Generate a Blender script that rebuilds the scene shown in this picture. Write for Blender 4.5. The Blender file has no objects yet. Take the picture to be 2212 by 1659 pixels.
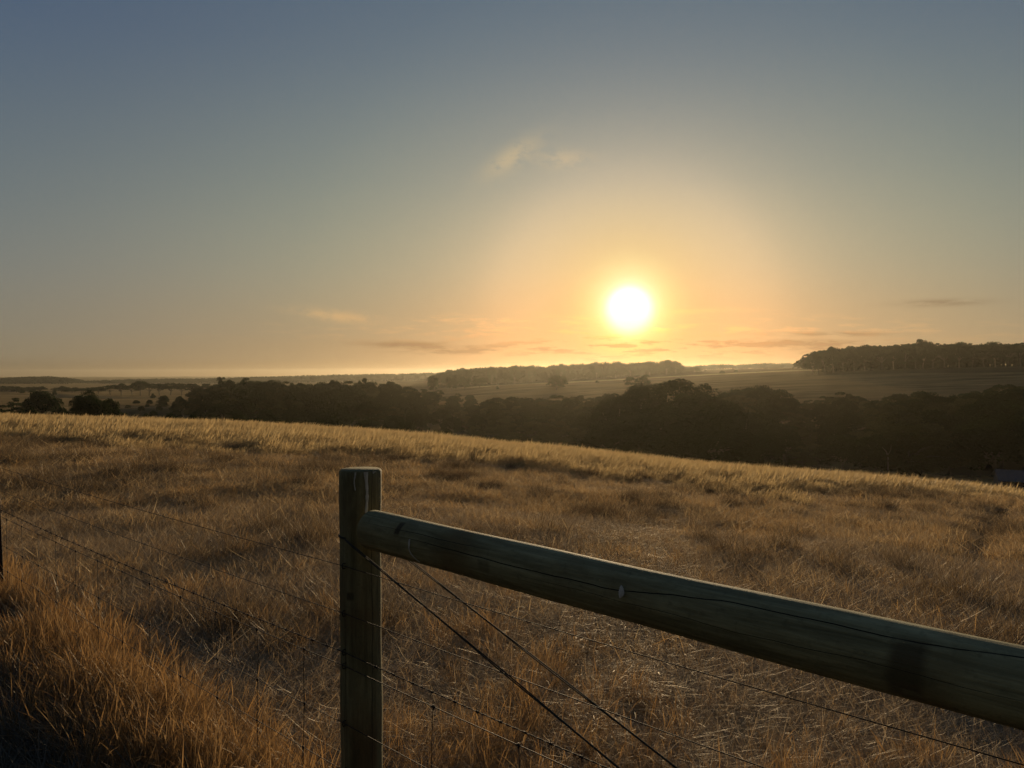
import bpy, math, random
import numpy as np
from mathutils import Vector, Matrix

C = bpy.context.scene.collection
SC = bpy.context.scene
rng = np.random.default_rng(7)
random.seed(7)
R = math.radians
EYE = 1.65                       # camera height; world z = 0 is the paddock at the fence
F = 1640.0                       # focal length in photo units (2212 wide); only used to read places off the photo
HZ = 810.0

# ------------------------------------------------------------------ camera
cam_d = bpy.data.cameras.new('camera'); cam = bpy.data.objects.new('camera', cam_d); C.objects.link(cam)
cam_d.sensor_width = 36; cam_d.lens = 36 * F / 2212; cam_d.clip_start = .05; cam_d.clip_end = 30000
cam.location = (0, 0, EYE)
cam.rotation_euler = (math.pi / 2 - math.atan((829.5 - HZ) / F), 0, 0)
SC.camera = cam
SC.view_settings.view_transform = 'Standard'; SC.view_settings.look = 'None'
SC.view_settings.exposure = 0; SC.view_settings.gamma = 1
SC.cycles.max_bounces = 5; SC.cycles.diffuse_bounces = 2; SC.cycles.glossy_bounces = 2
SC.cycles.transmission_bounces = 3; SC.cycles.transparent_max_bounces = 6; SC.cycles.volume_bounces = 0
SC.cycles.use_denoising = True; SC.cycles.denoising_prefilter = 'FAST'

# ------------------------------------------------------------------ world
SUN_AZ = math.atan((1359 - 1106) / F); SUN_EL = R(4.75)
sun_dir = Vector((math.sin(SUN_AZ) * math.cos(SUN_EL), math.cos(SUN_AZ) * math.cos(SUN_EL), math.sin(SUN_EL)))
W = bpy.data.worlds.new('World'); SC.world = W; W.use_nodes = True
nt = W.node_tree; N = nt.nodes; L = nt.links; N.clear()

class G:
    """tiny helper for building node graphs"""
    def __init__(s, tree): s.t = tree; s.n = tree.nodes; s.l = tree.links
    def set(s, sock, v):
        if hasattr(v, 'links') or isinstance(v, bpy.types.NodeSocket): s.l.new(v, sock)
        else: sock.default_value = v
    def m(s, op, a, b=0.0, c=None, clamp=False):
        n = s.n.new('ShaderNodeMath'); n.operation = op; n.use_clamp = clamp
        s.set(n.inputs[0], a)
        if op not in ('SINE', 'COSINE', 'ARCSINE', 'ARCCOSINE', 'EXPONENT', 'SQRT', 'ABSOLUTE'): s.set(n.inputs[1], b)
        if c is not None: s.set(n.inputs[2], c)
        return n.outputs[0]
    def vm(s, op, a, b=(0, 0, 0), out=0):
        n = s.n.new('ShaderNodeVectorMath'); n.operation = op
        s.set(n.inputs[0], a); s.set(n.inputs[1], b); return n.outputs[out]
    def sep(s, v):
        n = s.n.new('ShaderNodeSeparateXYZ'); s.l.new(v, n.inputs[0]); return n.outputs
    def comb(s, x, y, z):
        n = s.n.new('ShaderNodeCombineXYZ')
        for i, v in enumerate((x, y, z)): s.set(n.inputs[i], v)
        return n.outputs[0]
    def ramp(s, fac, stops, mode='LINEAR'):
        n = s.n.new('ShaderNodeValToRGB'); n.color_ramp.interpolation = mode
        e = n.color_ramp.elements
        while len(e) < len(stops): e.new(0.5)
        for i, (p, c) in enumerate(stops):
            e[i].position = p; e[i].color = (*c, 1) if len(c) == 3 else c
        s.set(n.inputs[0], fac); return n.outputs[0]
    def mr(s, v, a, b, c=0.0, d=1.0, smooth=False):
        n = s.n.new('ShaderNodeMapRange'); n.clamp = True
        if smooth: n.interpolation_type = 'SMOOTHSTEP'
        s.set(n.inputs[0], v)
        for i, x in enumerate((a, b, c, d)): n.inputs[i + 1].default_value = x
        return n.outputs[0]
    def noise(s, vec, scale, detail=3, rough=.5, out=0, dist=0):
        n = s.n.new('ShaderNodeTexNoise'); n.inputs['Scale'].default_value = scale
        n.inputs['Detail'].default_value = detail; n.inputs['Roughness'].default_value = rough
        n.inputs['Distortion'].default_value = dist
        if vec is not None: s.l.new(vec, n.inputs['Vector'])
        return n.outputs[out]
    def mix(s, fac, a, b, kind='MIX'):
        n = s.n.new('ShaderNodeMix'); n.data_type = 'RGBA'; n.blend_type = kind
        s.set(n.inputs[0], fac)
        for sock, v in ((n.inputs[6], a), (n.inputs[7], b)):
            if isinstance(v, tuple) and len(v) == 3: v = (*v, 1)
            s.set(sock, v)
        return n.outputs[2]

g = G(nt)
tc = N.new('ShaderNodeTexCoord').outputs['Generated']
dirn = g.vm('NORMALIZE', tc)
dx, dy, dz = g.sep(dirn)
elev = g.m('MULTIPLY', g.m('ARCSINE', dz), 180 / math.pi)
cosT = g.vm('DOT_PRODUCT', dirn, tuple(sun_dir), out=1)
theta = g.m('MULTIPLY', g.m('ARCCOSINE', g.m('MINIMUM', cosT, 0.999999)), 180 / math.pi)
E_ = lambda d: d / 60.0
base = g.ramp(g.m('DIVIDE', elev, 60.0, clamp=True), [
    (E_(0), (.075, .052, .030)), (E_(.6), (.185, .145, .088)), (E_(1.3), (.240, .200, .130)), (E_(3), (.235, .208, .150)), (E_(7), (.196, .206, .188)), (E_(11.5), (.152, .181, .188)),
    (E_(17), (.108, .145, .184)), (E_(22.5), (.078, .116, .180)), (E_(32), (.058, .095, .165)), (E_(60), (.045, .080, .150))], 'B_SPLINE')
ext = g.ramp(g.m('DIVIDE', elev, 60.0, clamp=True), [
    (E_(0), (.86, .31, .01)), (E_(3.5), (.90, .48, .13)), (E_(8), (.80, .66, .52)), (E_(14), (.62, .60, .68)),
    (E_(26), (.22, .28, .5)), (E_(60), (.15, .17, .3))], 'B_SPLINE')
T_ = lambda d: math.sqrt(d / 60.0)
S = 4.0
glow = g.ramp(g.m('SQRT', g.m('DIVIDE', theta, 60.0, clamp=True)), [
    (T_(0), (1, 1, 1)), (T_(1.2), (1, 1, 1)), (T_(1.75), (1.8 / S, 1.8 / S, 1.6 / S)), (T_(2.15), (1.25 / S, 1.25 / S, .75 / S)), (T_(2.7), (1.08 / S, 1.0 / S, .40 / S)), (T_(3.5), (.93 / S, .76 / S, .22 / S)),
    (T_(4.7), (.80 / S, .56 / S, .14 / S)), (T_(6.5), (.76 / S, .55 / S, .18 / S)), (T_(9.5), (.68 / S, .51 / S, .215 / S)), (T_(12), (.47 / S, .375 / S, .150 / S)), (T_(15.5), (.325 / S, .275 / S, .105 / S)), (T_(20), (.235 / S, .212 / S, .075 / S)),
    (T_(25), (.165 / S, .160 / S, .055 / S)), (T_(35), (.07 / S, .06 / S, .015 / S)), (T_(46), (0, 0, 0))], 'B_SPLINE')
base = g.vm('MULTIPLY', base, g.mix(g.mr(theta, 50, 125), (.90, .93, .96), (.44, .41, .36)))
sky = g.vm('ADD', base, g.vm('MULTIPLY', g.vm('SCALE', glow), ext))
sc_n = [n for n in N if n.type == 'VECT_MATH' and n.operation == 'SCALE'][-1]; sc_n.inputs['Scale'].default_value = S
# thin clouds: banks low over the horizon, a few wisps (all as functions of the sky direction)
yy = g.m('MAXIMUM', dy, .05)
u = g.m('DIVIDE', dx, yy); v = g.m('DIVIDE', dz, yy)
cvec = g.comb(g.m('MULTIPLY', u, 9.0), g.m('MULTIPLY', v, 60.0), 0.0)
n1 = g.noise(cvec, 1.0, 5, .6)
def blob(px, py, sx, sy, lo, hi, tilt=0.0, nz=None):
    uu = g.m('DIVIDE', g.m('SUBTRACT', u, (px - 1106) / F), sx / F)
    vv = g.m('DIVIDE', g.m('ADD', g.m('SUBTRACT', v, (HZ - py) / F), g.m('MULTIPLY', g.m('SUBTRACT', u, (px - 1106) / F), -tilt)), sy / F)
    d = g.m('EXPONENT', g.m('MULTIPLY', g.m('ADD', g.m('MULTIPLY', uu, uu), g.m('MULTIPLY', vv, vv)), -1.0))
    return g.m('MULTIPLY', d, g.mr(nz if nz is not None else n1, lo, hi, 0, 1, True))
n2 = g.noise(g.comb(g.m('MULTIPLY', u, 34.0), g.m('MULTIPLY', v, 60.0), 2.0), 1.0, 6, .62)
n3 = g.noise(g.comb(g.m('MULTIPLY', u, 16.0), g.m('MULTIPLY', v, 110.0), 5.0), 1.0, 5, .6)
lit = g.m('ADD', blob(1108, 338, 56, 26, .30, .52, .55, n2), g.m('MULTIPLY', blob(1215, 344, 54, 20, .34, .60, 0, n2), .6))
lit = g.m('ADD', lit, g.m('MULTIPLY', blob(718, 682, 85, 13, .30, .62, -.12, n2), .8))
lit = g.m('ADD', lit, g.m('MULTIPLY', blob(650, 548, 40, 12, .4, .8, .2, n2), .3))
lit = g.m('ADD', lit, g.m('MULTIPLY', blob(1500, 674, 90, 7, .30, .7, .03, n3), .45))
lit = g.m('ADD', lit, g.m('MULTIPLY', blob(1420, 716, 620, 26, .48, .66, 0, n3), .75))
dark = g.m('ADD', blob(900, 746, 110, 8, .25, .6, -.03, n3), blob(1030, 760, 130, 9, .38, .66, 0, n3))
dark = g.m('ADD', dark, g.m('ADD', blob(1745, 742, 130, 10, .32, .6, 0, n3), blob(1800, 722, 120, 5, .3, .6, 0, n3)))
lit = g.m('ADD', lit, g.m('MULTIPLY', blob(1040, 690, 190, 9, .42, .68, 0, n3), .5))
dark = g.m('ADD', dark, g.m('MULTIPLY', blob(1380, 752, 330, 26, .5, .6, 0, n3), .7))
dark = g.m('ADD', dark, blob(2035, 654, 85, 7, .25, .55, .03, n3))
dark = g.m('ADD', dark, g.m('MULTIPLY', blob(1480, 745, 420, 16, .46, .64, 0, n3), .8))
sky = g.vm('MULTIPLY', sky, g.mix(g.m('MULTIPLY', lit, .95, clamp=True), (1, 1, 1), (1.56, 1.30, 1.02)))
sky = g.vm('MULTIPLY', sky, g.mix(g.m('MULTIPLY', dark, 1.0, clamp=True), (1, 1, 1), (.66, .58, .56)))
st = N.new('ShaderNodeTexSky'); st.sky_type = 'NISHITA'; st.sun_disc = False
st.sun_elevation = SUN_EL; st.sun_rotation = SUN_AZ; st.air_density = 1.2; st.dust_density = 2.0
nish = g.vm('MULTIPLY', st.outputs[0], (.0015, .0015, .0015))
sky = g.vm('ADD', sky, nish)
bg = N.new('ShaderNodeBackground'); L.new(sky, bg.inputs[0]); bg.inputs[1].default_value = 1.0
wo = N.new('ShaderNodeOutputWorld'); L.new(bg.outputs[0], wo.inputs[0])
W.cycles.sampling_method = 'MANUAL'; W.cycles.sample_map_resolution = 1024

sl = bpy.data.lights.new('sun', 'SUN'); so = bpy.data.objects.new('sun', sl); C.objects.link(so)
sl.energy = 4.9; sl.angle = R(.53); sl.color = (1, .74, .45)
so.rotation_euler = (-sun_dir).to_track_quat('-Z', 'Y').to_euler(); so.location = (20, 130, 60)

# ------------------------------------------------------------------ helpers
def tag(o, label=None, cat=None, group=None, kind=None):
    if label: o['label'] = label
    if cat: o['category'] = cat
    if group: o['group'] = group
    if kind: o['kind'] = kind
    return o
def mesh(name, verts, faces, mat=None, smooth=False, attrs=None):
    me = bpy.data.meshes.new(name)
    me.from_pydata([tuple(v) for v in verts] if not isinstance(verts, np.ndarray) else verts.tolist(), [],
                   faces if not isinstance(faces, np.ndarray) else faces.tolist())
    if mat: me.materials.append(mat)
    if smooth: me.shade_smooth()
    if attrs:
        for k, a in attrs.items():
            t = me.attributes.new(k, 'FLOAT', 'POINT'); t.data.foreach_set('value', np.asarray(a, dtype=np.float32))
    me.update(); return me
def obj(name, me, parent=None, loc=(0, 0, 0), rot=(0, 0, 0)):
    o = bpy.data.objects.new(name, me); C.objects.link(o); o.location = loc; o.rotation_euler = rot
    if parent: o.parent = parent
    return o
def empty(name, loc=(0, 0, 0), rz=0):
    o = bpy.data.objects.new(name, None); C.objects.link(o); o.location = loc; o.rotation_euler = (0, 0, rz); o.empty_display_size = .3
    return o

def hash2(i, j, seed):
    h = (i.astype(np.int64) * 374761393 + j.astype(np.int64) * 668265263 + seed * 974634777) & 0x7fffffff
    h = ((h ^ (h >> 13)) * 1274126177) & 0x7fffffff
    return ((h ^ (h >> 16)) & 0xffff) / 65535.0
def vnoise(x, y, s, seed=0):
    x = np.asarray(x, float) / s; y = np.asarray(y, float) / s
    i = np.floor(x); j = np.floor(y); fx = x - i; fy = y - j
    fx = fx * fx * (3 - 2 * fx); fy = fy * fy * (3 - 2 * fy)
    a = hash2(i, j, seed); b = hash2(i + 1, j, seed); c = hash2(i, j + 1, seed); d = hash2(i + 1, j + 1, seed)
    return (a * (1 - fx) + b * fx) * (1 - fy) + (c * (1 - fx) + d * fx) * fy

# ------------------------------------------------------------------ the lie of the land
PXK = np.array([-250, 0, 300, 600, 900, 1100, 1300, 1500, 1700, 1900, 2212, 2500.])
AZK = np.arctan((PXK - 1106) / F)
# crest of the paddock (photo row and distance)
crest_y = np.interp(PXK, [-250, 0, 400, 737, 967, 1260, 1475, 1808, 2212, 2500], [886, 893, 905, 922, 943, 969, 997, 1019, 1052, 1075])
crest_R = np.interp(PXK, [-250, 0, 600, 1106, 1700, 2212], [75, 70, 60, 50, 40, 35])
tanE = (crest_y - HZ) / F * np.cos(AZK) + .60 / crest_R
bK = EYE / crest_R ** 2; aK = tanE - 2 * EYE / crest_R
RK = np.array([60, 130, 220, 320, 450, 650, 1000, 1800, 3000, 7500.])
ZK = np.array([  # rows: distance, columns: PXK
    [-5, -5, -5.5, -6, -7, -8, -9, -9.5, -10, -10, -10, -10],
    [-9, -9, -10, -11, -12.5, -13, -14, -14.5, -14.5, -14, -14, -14],
    [-11, -11, -12, -13, -13.5, -14, -13.5, -11, -9.5, -9, -8.5, -8.5],
    [-11, -11.5, -13, -13, -13, -11, -9, -6, -4.3, -3.5, -3, -3],
    [-12, -12, -13.5, -13.5, -12, -8, -5.5, -2, .5, 2.4, 3.2, 3.5],
    [-13, -13.5, -15, -14, -12, -8.3, -4.2, 0.6, 4.5, 6, 7, 7],
    [-14, -15, -16, -15, -13, -6, 0, 5.5, 8.5, 9, 9, 9],
    [-16, -16, -18, -17, -11, -4, 4, 12, 13, 13, 13, 13],
    [-12, -13, -13, -12, -6, -2, 6, 14, 14, 14, 14, 14],
    [-8, -8, -8, -6, -3, 0, 3, 6, 6, 6, 6, 6.]])
AZF = np.linspace(-math.pi, math.pi, 361)
def az_expand(vals):
    lo, hi = vals[0], vals[-1]
    xs = np.concatenate([[-math.pi], AZK, [math.pi]]); vs = np.concatenate([[(lo + hi) / 2], vals, [(lo + hi) / 2]])
    out = np.interp(AZF, xs, vs)
    k = np.exp(-np.linspace(-2, 2, 9) ** 2); k /= k.sum()
    return np.convolve(np.pad(out, 4, mode='wrap'), k, mode='valid')
A_F, B_F = az_expand(aK), az_expand(bK)
LR = np.linspace(math.log(60), math.log(7500), 240)
ZT = np.array([np.interp(LR, np.log(RK), col) for col in np.array([az_expand(r) for r in ZK]).T])   # [az, r]
k = np.exp(-np.linspace(-2, 2, 13) ** 2); k /= k.sum()
ZT = np.array([np.convolve(np.pad(row, 6, mode='edge'), k, mode='valid') for row in ZT])
def H(x, y, detail=True):
    x = np.asarray(x, float); y = np.asarray(y, float)
    r = np.hypot(x, y); az = np.arctan2(x, y)
    a = np.interp(az, AZF, A_F); b = np.interp(az, AZF, B_F)
    Rc = np.sqrt(EYE / b)
    near = -a * r - b * r * r
    fi = (az + math.pi) / (2 * math.pi) * 360; i0 = np.clip(np.floor(fi).astype(int), 0, 359); fa = fi - i0
    fr = (np.log(np.maximum(r, 60.01)) - LR[0]) / (LR[1] - LR[0]); j0 = np.clip(np.floor(fr).astype(int), 0, 238); fb = np.clip(fr - j0, 0, 1)
    far = EYE + ((ZT[i0, j0] * (1 - fa) + ZT[i0 + 1, j0] * fa) * (1 - fb) + (ZT[i0, j0 + 1] * (1 - fa) + ZT[i0 + 1, j0 + 1] * fa) * fb)
    t = np.clip((r / Rc - 1.25) / 1.0, 0, 1); t = t * t * (3 - 2 * t)
    z = near * (1 - t) + far * t
    if detail:
        w = np.clip(r / 3, 0, 1)
        z = z + w * (.10 * (vnoise(x, y, 3.1, 1) - .5) + .05 * (vnoise(x, y, .9, 2) - .5) + .16 * np.clip(r / 12, 0, 1) * (vnoise(x, y, 7, 8) - .5)) * np.clip(1.6 - r / Rc * .9, 0.2, 1)
        z = z + np.clip((r - 150) / 300, 0, 1) * 2.2 * (vnoise(x, y, 90, 3) - .5)
        z = z - .11 * rut(x, y)
    return z
# wheel tracks curving away on the right
TRK = np.array([(2.4, 3.0), (3.3, 5.5), (5.0, 9.3), (7.4, 13.0), (10.4, 17.2), (13.8, 22.0), (19.0, 29.0)])
def rut(x, y):
    x = np.asarray(x, float); y = np.asarray(y, float)
    d = None
    cx = np.interp(y, TRK[:, 1], TRK[:, 0]) + .7
    ex = np.abs(np.abs(x - cx - .72) - .72)
    m = np.exp(-(ex / .36) ** 2) * np.clip((y - 6) / 4, .15, 1) * (y > 3) * np.clip((27 - y) / 4, 0, 1)
    return m
def ground_at(px, dist):
    """world x, y, z of the ground on the photo column px at distance (depth) dist"""
    x = (px - 1106) / F * dist; return x, dist, float(H(np.array([x]), np.array([dist]), True)[0])
def top_z(py, dist): return EYE - (py - HZ) / F * dist

# ------------------------------------------------------------------ materials
def new_mat(name):
    m = bpy.data.materials.new(name); m.use_nodes = True; m.node_tree.nodes.clear(); return m, G(m.node_tree)
def out(gg, sh):
    o = gg.n.new('ShaderNodeOutputMaterial'); gg.l.new(sh, o.inputs[0])
def principled(gg, col, rough=.8, spec=.3, metal=0, bump=None, bstr=.3, bdist=.01):
    b = gg.n.new('ShaderNodeBsdfPrincipled')
    if isinstance(col, tuple): col = (*col, 1)
    gg.set(b.inputs['Base Color'], col); gg.set(b.inputs['Roughness'], rough)
    b.inputs['Specular IOR Level'].default_value = spec; b.inputs['Metallic'].default_value = metal
    if bump is not None:
        bn = gg.n.new('ShaderNodeBump'); bn.inputs['Strength'].default_value = bstr; bn.inputs['Distance'].default_value = bdist
        gg.l.new(bump, bn.inputs['Height']); gg.l.new(bn.outputs[0], b.inputs['Normal'])
    return b.outputs[0]

def grass_mat(name, c1, c2, c3, trans=.5, gloss=.06, patch=.35):
    m, q = new_mat(name)
    at = q.n.new('ShaderNodeAttribute'); at.attribute_name = 'tint'
    oi = q.n.new('ShaderNodeObjectInfo'); geo = q.n.new('ShaderNodeNewGeometry')
    pn = q.noise(geo.outputs['Position'], patch, 3, .6)
    pf = q.m('ADD', q.m('MULTIPLY', q.mr(pn, .35, .65), .5), q.m('MULTIPLY', oi.outputs['Random'], .5))
    col = q.mix(pf, c1, c2)
    col = q.mix(q.m('MULTIPLY', q.m('POWER', at.outputs['Fac'], 2.2), .9), col, c3)
    d = q.n.new('ShaderNodeBsdfDiffuse'); q.l.new(col, d.inputs[0])
    t = q.n.new('ShaderNodeBsdfTranslucent'); q.l.new(col, t.inputs[0])
    a = q.n.new('ShaderNodeMixShader'); a.inputs[0].default_value = trans; q.l.new(d.outputs[0], a.inputs[1]); q.l.new(t.outputs[0], a.inputs[2])
    gl = q.n.new('ShaderNodeBsdfGlossy'); gl.inputs['Roughness'].default_value = .46; gl.inputs[0].default_value = (1, .95, .85, 1)
    b = q.n.new('ShaderNodeMixShader'); b.inputs[0].default_value = gloss; q.l.new(a.outputs[0], b.inputs[1]); q.l.new(gl.outputs[0], b.inputs[2])
    out(q, b.outputs[0]); return m
M = {}
M['straw'] = grass_mat('straw', (.40, .27, .13), (.24, .165, .09), (.76, .62, .40), .45, .05, 1.2)
M['rust'] = grass_mat('rusty_grass', (.28, .145, .046), (.24, .145, .06), (.42, .28, .13), .5, .03)
M['brown'] = grass_mat('short_brown_grass', (.50, .29, .095), (.27, .19, .10), (.68, .53, .30), .48, .03, .9)
M['gold'] = grass_mat('golden_grass', (.52, .375, .17), (.42, .30, .145), (.62, .49, .27), .5, .025, .12)
M['tussock'] = grass_mat('dark_tussock', (.15, .10, .05), (.12, .09, .055), (.26, .18, .09), .35, .03)
M['shade'] = grass_mat('painted_shade_grass', (.085, .075, .05), (.06, .058, .042), (.13, .10, .07), .2, .05)  # shade on the camera-side grass is put into these dark blade colours

def ground_material():
    m, q = new_mat('paddock_ground')
    p = q.n.new('ShaderNodeNewGeometry').outputs['Position']
    a1 = q.noise(p, .5, 5, .65); a2 = q.noise(p, 9, 4, .6); far = q.noise(p, .02, 5, .6)
    x, y, z = q.sep(p)
    sv = q.comb(q.m('MULTIPLY', x, .02), q.m('MULTIPLY', y, .09), 0.0)
    streak = q.noise(sv, 1.0, 5, .7)
    dist = q.m('SQRT', q.m('ADD', q.m('MULTIPLY', x, x), q.m('MULTIPLY', y, y)))
    nearc = q.mix(q.mr(a2, .35, .7), (.085, .058, .034), (.17, .115, .06))
    nearc = q.mix(q.mr(a1, .4, .65), nearc, (.20, .125, .055))
    farc = q.mix(q.mr(streak, .42, .66), (.075, .058, .032), (.23, .17, .085))
    farc = q.mix(q.mr(far, .45, .62), farc, (.15, .11, .055))
    col = q.mix(q.mr(dist, 70, 140), nearc, farc)
    at = q.n.new('ShaderNodeAttribute'); at.attribute_name = 'rut'
    col = q.mix(q.m('MULTIPLY', at.outputs['Fac'], .75, clamp=True), col, (.115, .088, .062))
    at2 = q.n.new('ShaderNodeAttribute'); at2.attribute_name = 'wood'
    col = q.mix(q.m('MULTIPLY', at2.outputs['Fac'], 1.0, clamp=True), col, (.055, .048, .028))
    at3 = q.n.new('ShaderNodeAttribute'); at3.attribute_name = 'tall'
    col = q.mix(q.m('MULTIPLY', at3.outputs['Fac'], .8, clamp=True), col, (.27, .19, .08))
    px_ = q.m('DIVIDE', x, q.m('MAXIMUM', y, 1.0))
    strip = q.m('MULTIPLY', q.mr(q.m('ABSOLUTE', q.m('SUBTRACT', dist, q.m('ADD', 625, q.m('MULTIPLY', q.m('SUBTRACT', a1, .5), 30)))), 12, 26, 1, 0), q.mr(px_, -.08, -.04))
    col = q.mix(q.m('MULTIPLY', strip, q.mr(px_, .36, .42, 1, 0)), col, (.46, .35, .18))
    sh = principled(q, col, 1.0, 0.0, bump=q.noise(p, 14, 5, .7), bstr=.5, bdist=.03)
    pb = [n for n in q.n if n.type == 'BSDF_PRINCIPLED'][-1]
    q.set(pb.inputs['Sheen Weight'], q.m('MULTIPLY', q.mr(dist, 60, 130), .06)); pb.inputs['Sheen Roughness'].default_value = .45
    q.l.new(q.mix(.5, col, (.8, .6, .32)), pb.inputs['Sheen Tint'])
    out(q, sh); return m

def timber(name, c1, c2, c3, axis_scale, checks=(), axis='X', stains=()):
    m, q = new_mat(name)
    p = q.n.new('ShaderNodeTexCoord').outputs['Object']
    sv = q.vm('MULTIPLY', p, axis_scale)
    gr = q.noise(sv, 1.0, 6, .7, dist=.3); big = q.noise(p, 3.2, 3, .55)
    col = q.mix(q.mr(gr, .32, .68), tuple(c * .62 for c in c1), tuple(c * 1.2 for c in c2)); col = q.mix(q.mr(big, .5, .72), col, c3)
    px_, py_, pz_ = q.sep(p)
    if axis == 'X': ln_, ca, sa = px_, py_, pz_
    else: ln_, ca, sa = pz_, px_, py_
    crack = None
    for a0, sl, wd_, l0, l1 in checks:      # angle round the log at its start, drift along it, width, from, to
        wob = q.noise(q.comb(q.m('MULTIPLY', ln_, 2.6), a0, 0.0), 1.0, 4, .55)
        drift = 0.0
        for (d0, d1, dv) in sl: drift = q.m('ADD', drift, q.mr(ln_, d0, d1, 0, dv, True))
        ang = q.m('ADD', q.m('ADD', a0, drift), q.m('MULTIPLY', q.m('SUBTRACT', wob, .5), .42))
        d_ = q.m('ABSOLUTE', q.m('SUBTRACT', q.m('MULTIPLY', sa, q.m('COSINE', ang)), q.m('MULTIPLY', ca, q.m('SINE', ang))))
        side_ = q.m('ADD', q.m('MULTIPLY', ca, q.m('COSINE', ang)), q.m('MULTIPLY', sa, q.m('SINE', ang)))
        w2 = q.m('MULTIPLY', q.m('MULTIPLY', q.mr(ln_, l0, l0 + .25), q.mr(ln_, l1 - .25, l1, 1, 0)), wd_)
        c_ = q.m('MAXIMUM', q.m('GREATER_THAN', d_, w2), q.m('LESS_THAN', side_, 0.0))
        crack = c_ if crack is None else q.m('MINIMUM', crack, c_)
    col = q.mix(crack, (.02, .02, .012), col)
    for (sx_, w_, a0_, aw_, cc_, st_) in stains:
        ma = q.m('ABSOLUTE', q.m('SUBTRACT', q.m('ADD', ln_, q.m('MULTIPLY', q.m('SUBTRACT', big, .5), w_ * 1.2)), sx_))
        m1 = q.mr(ma, w_ * .4, w_, 1, 0, True)
        an = q.m('ARCTAN2', sa, ca); dd_ = q.m('ABSOLUTE', q.m('WRAP', q.m('SUBTRACT', an, a0_), -math.pi, math.pi)); m1 = q.m('MULTIPLY', m1, q.mr(dd_, aw_ * .5, aw_, 1, 0, True))
        col = q.mix(q.m('MULTIPLY', m1, q.m('MULTIPLY', q.mr(gr, .2, .6, .6, 1), st_)), col, cc_)
    blot = q.noise(q.vm('MULTIPLY', p, tuple(s_ ** .55 * 2.2 for s_ in axis_scale)), 1.0, 5, .7)
    col = q.mix(q.m('MULTIPLY', q.mr(blot, .52, .66), .55), col, tuple(x * .42 for x in c1))
    col = q.mix(q.m('MULTIPLY', q.mr(blot, .30, .42, 1, 0), .45), col, tuple(min(1, x * 1.5) for x in c2))
    fine = q.noise(p, 60, 3, .6)
    col = q.mix(q.m('MULTIPLY', q.mr(fine, .55, .75), .35), col, (.06, .06, .035))
    h = q.m('ADD', q.m('MULTIPLY', gr, .6), q.m('MULTIPLY', crack, .7))
    out(q, principled(q, col, .82, .18, bump=h, bstr=1.0, bdist=.009)); return m
M['post'] = timber('treated_pine_post', (.16, .15, .075), (.24, .215, .115), (.15, .10, .045), (40, 40, 2.2), [(-.92, [(0, 1.5, .1)], .0011, .0, 1.7), (-2.3, [(0, 1.5, .1)], .0008, .2, 1.2)], 'Z', [(1.18, .02, -1.9, .25, (.05, .04, .02), .8), (.55, .25, -1.2, .9, (.10, .05, .02), .7)])
M['rail'] = timber('treated_pine_rail', (.22, .205, .105), (.32, .30, .165), (.18, .14, .065), (2.0, 42, 42), [(math.pi - .30, [(.3, .95, .1), (1.0, 1.4, -.55), (1.6, 2.1, -.45)], .0013, .2, 2.95), (math.pi + .20, [(.7, 1.9, -.15)], .0006, .7, 2.0), (math.pi - .62, [(0, .9, -.1)], .0009, .0, .7)], 'X', [(.22, .018, math.pi - .75, .5, (.05, .035, .02), .9), (1.72, .045, math.pi, 1.1, (.05, .03, .018), .7), (.62, .03, math.pi + .1, .35, (.06, .05, .03), .45)])
def simple(name, col, rough=.6, metal=0, spec=.3, nscale=20, var=.5):
    m, q = new_mat(name); p = q.n.new('ShaderNodeTexCoord').outputs['Object']
    nz = q.noise(p, nscale, 4, .6)
    out(q, principled(q, q.mix(q.mr(nz, .3, .7), tuple(c * (1 - var) for c in col), col), rough, spec, metal)); return m
M['wire'] = simple('rusty_wire', (.040, .030, .024), .7, .1, nscale=60)
M['galv'] = simple('galvanised_wire', (.06, .062, .055), .75, .0, .12, nscale=50, var=.3)
M['steel'] = simple('black_steel', (.03, .028, .026), .6, .3)
M['dropping'] = simple('dropping', (.62, .60, .54), .9, 0, nscale=80, var=.3)
M['bark'] = simple('bark', (.16, .125, .09), .9, 0, nscale=3, var=.45)
M['pale_bark'] = simple('pale_bark', (.15, .13, .10), .85, 0, nscale=3, var=.3)
M['roof'] = simple('corrugated_iron', (.05, .055, .06), .6, .1, nscale=2, var=.3)
M['shed_wall'] = simple('shed_wall', (.16, .13, .11), .8, 0, nscale=4)
M['dark_bark'] = simple('dark_bark', (.07, .06, .045), .9, 0, nscale=3, var=.4)
def leaf_mat(name, c1, c2, trans=.22):
    m, q = new_mat(name)
    at = q.n.new('ShaderNodeAttribute'); at.attribute_name = 'tint'; oi = q.n.new('ShaderNodeObjectInfo')
    col = q.mix(at.outputs['Fac'], c1, c2)
    col = q.mix(q.m('MULTIPLY', oi.outputs['Random'], .5), col, tuple(x * y for x, y in zip(c1, (1.35, 1.05, .8))))
    d = q.n.new('ShaderNodeBsdfDiffuse'); q.l.new(col, d.inputs[0]); t = q.n.new('ShaderNodeBsdfTranslucent'); q.l.new(col, t.inputs[0])
    a = q.n.new('ShaderNodeMixShader'); a.inputs[0].default_value = trans; q.l.new(d.outputs[0], a.inputs[1]); q.l.new(t.outputs[0], a.inputs[2])
    out(q, a.outputs[0]); return m
M['leaf'] = leaf_mat('dark_leaves', (.019, .031, .012), (.048, .066, .022))
M['leaf_olive'] = leaf_mat('olive_leaves', (.036, .043, .017), (.080, .086, .032))
M['leaf_far'] = leaf_mat('far_leaves', (.026, .030, .014), (.050, .053, .024), .15)

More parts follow.
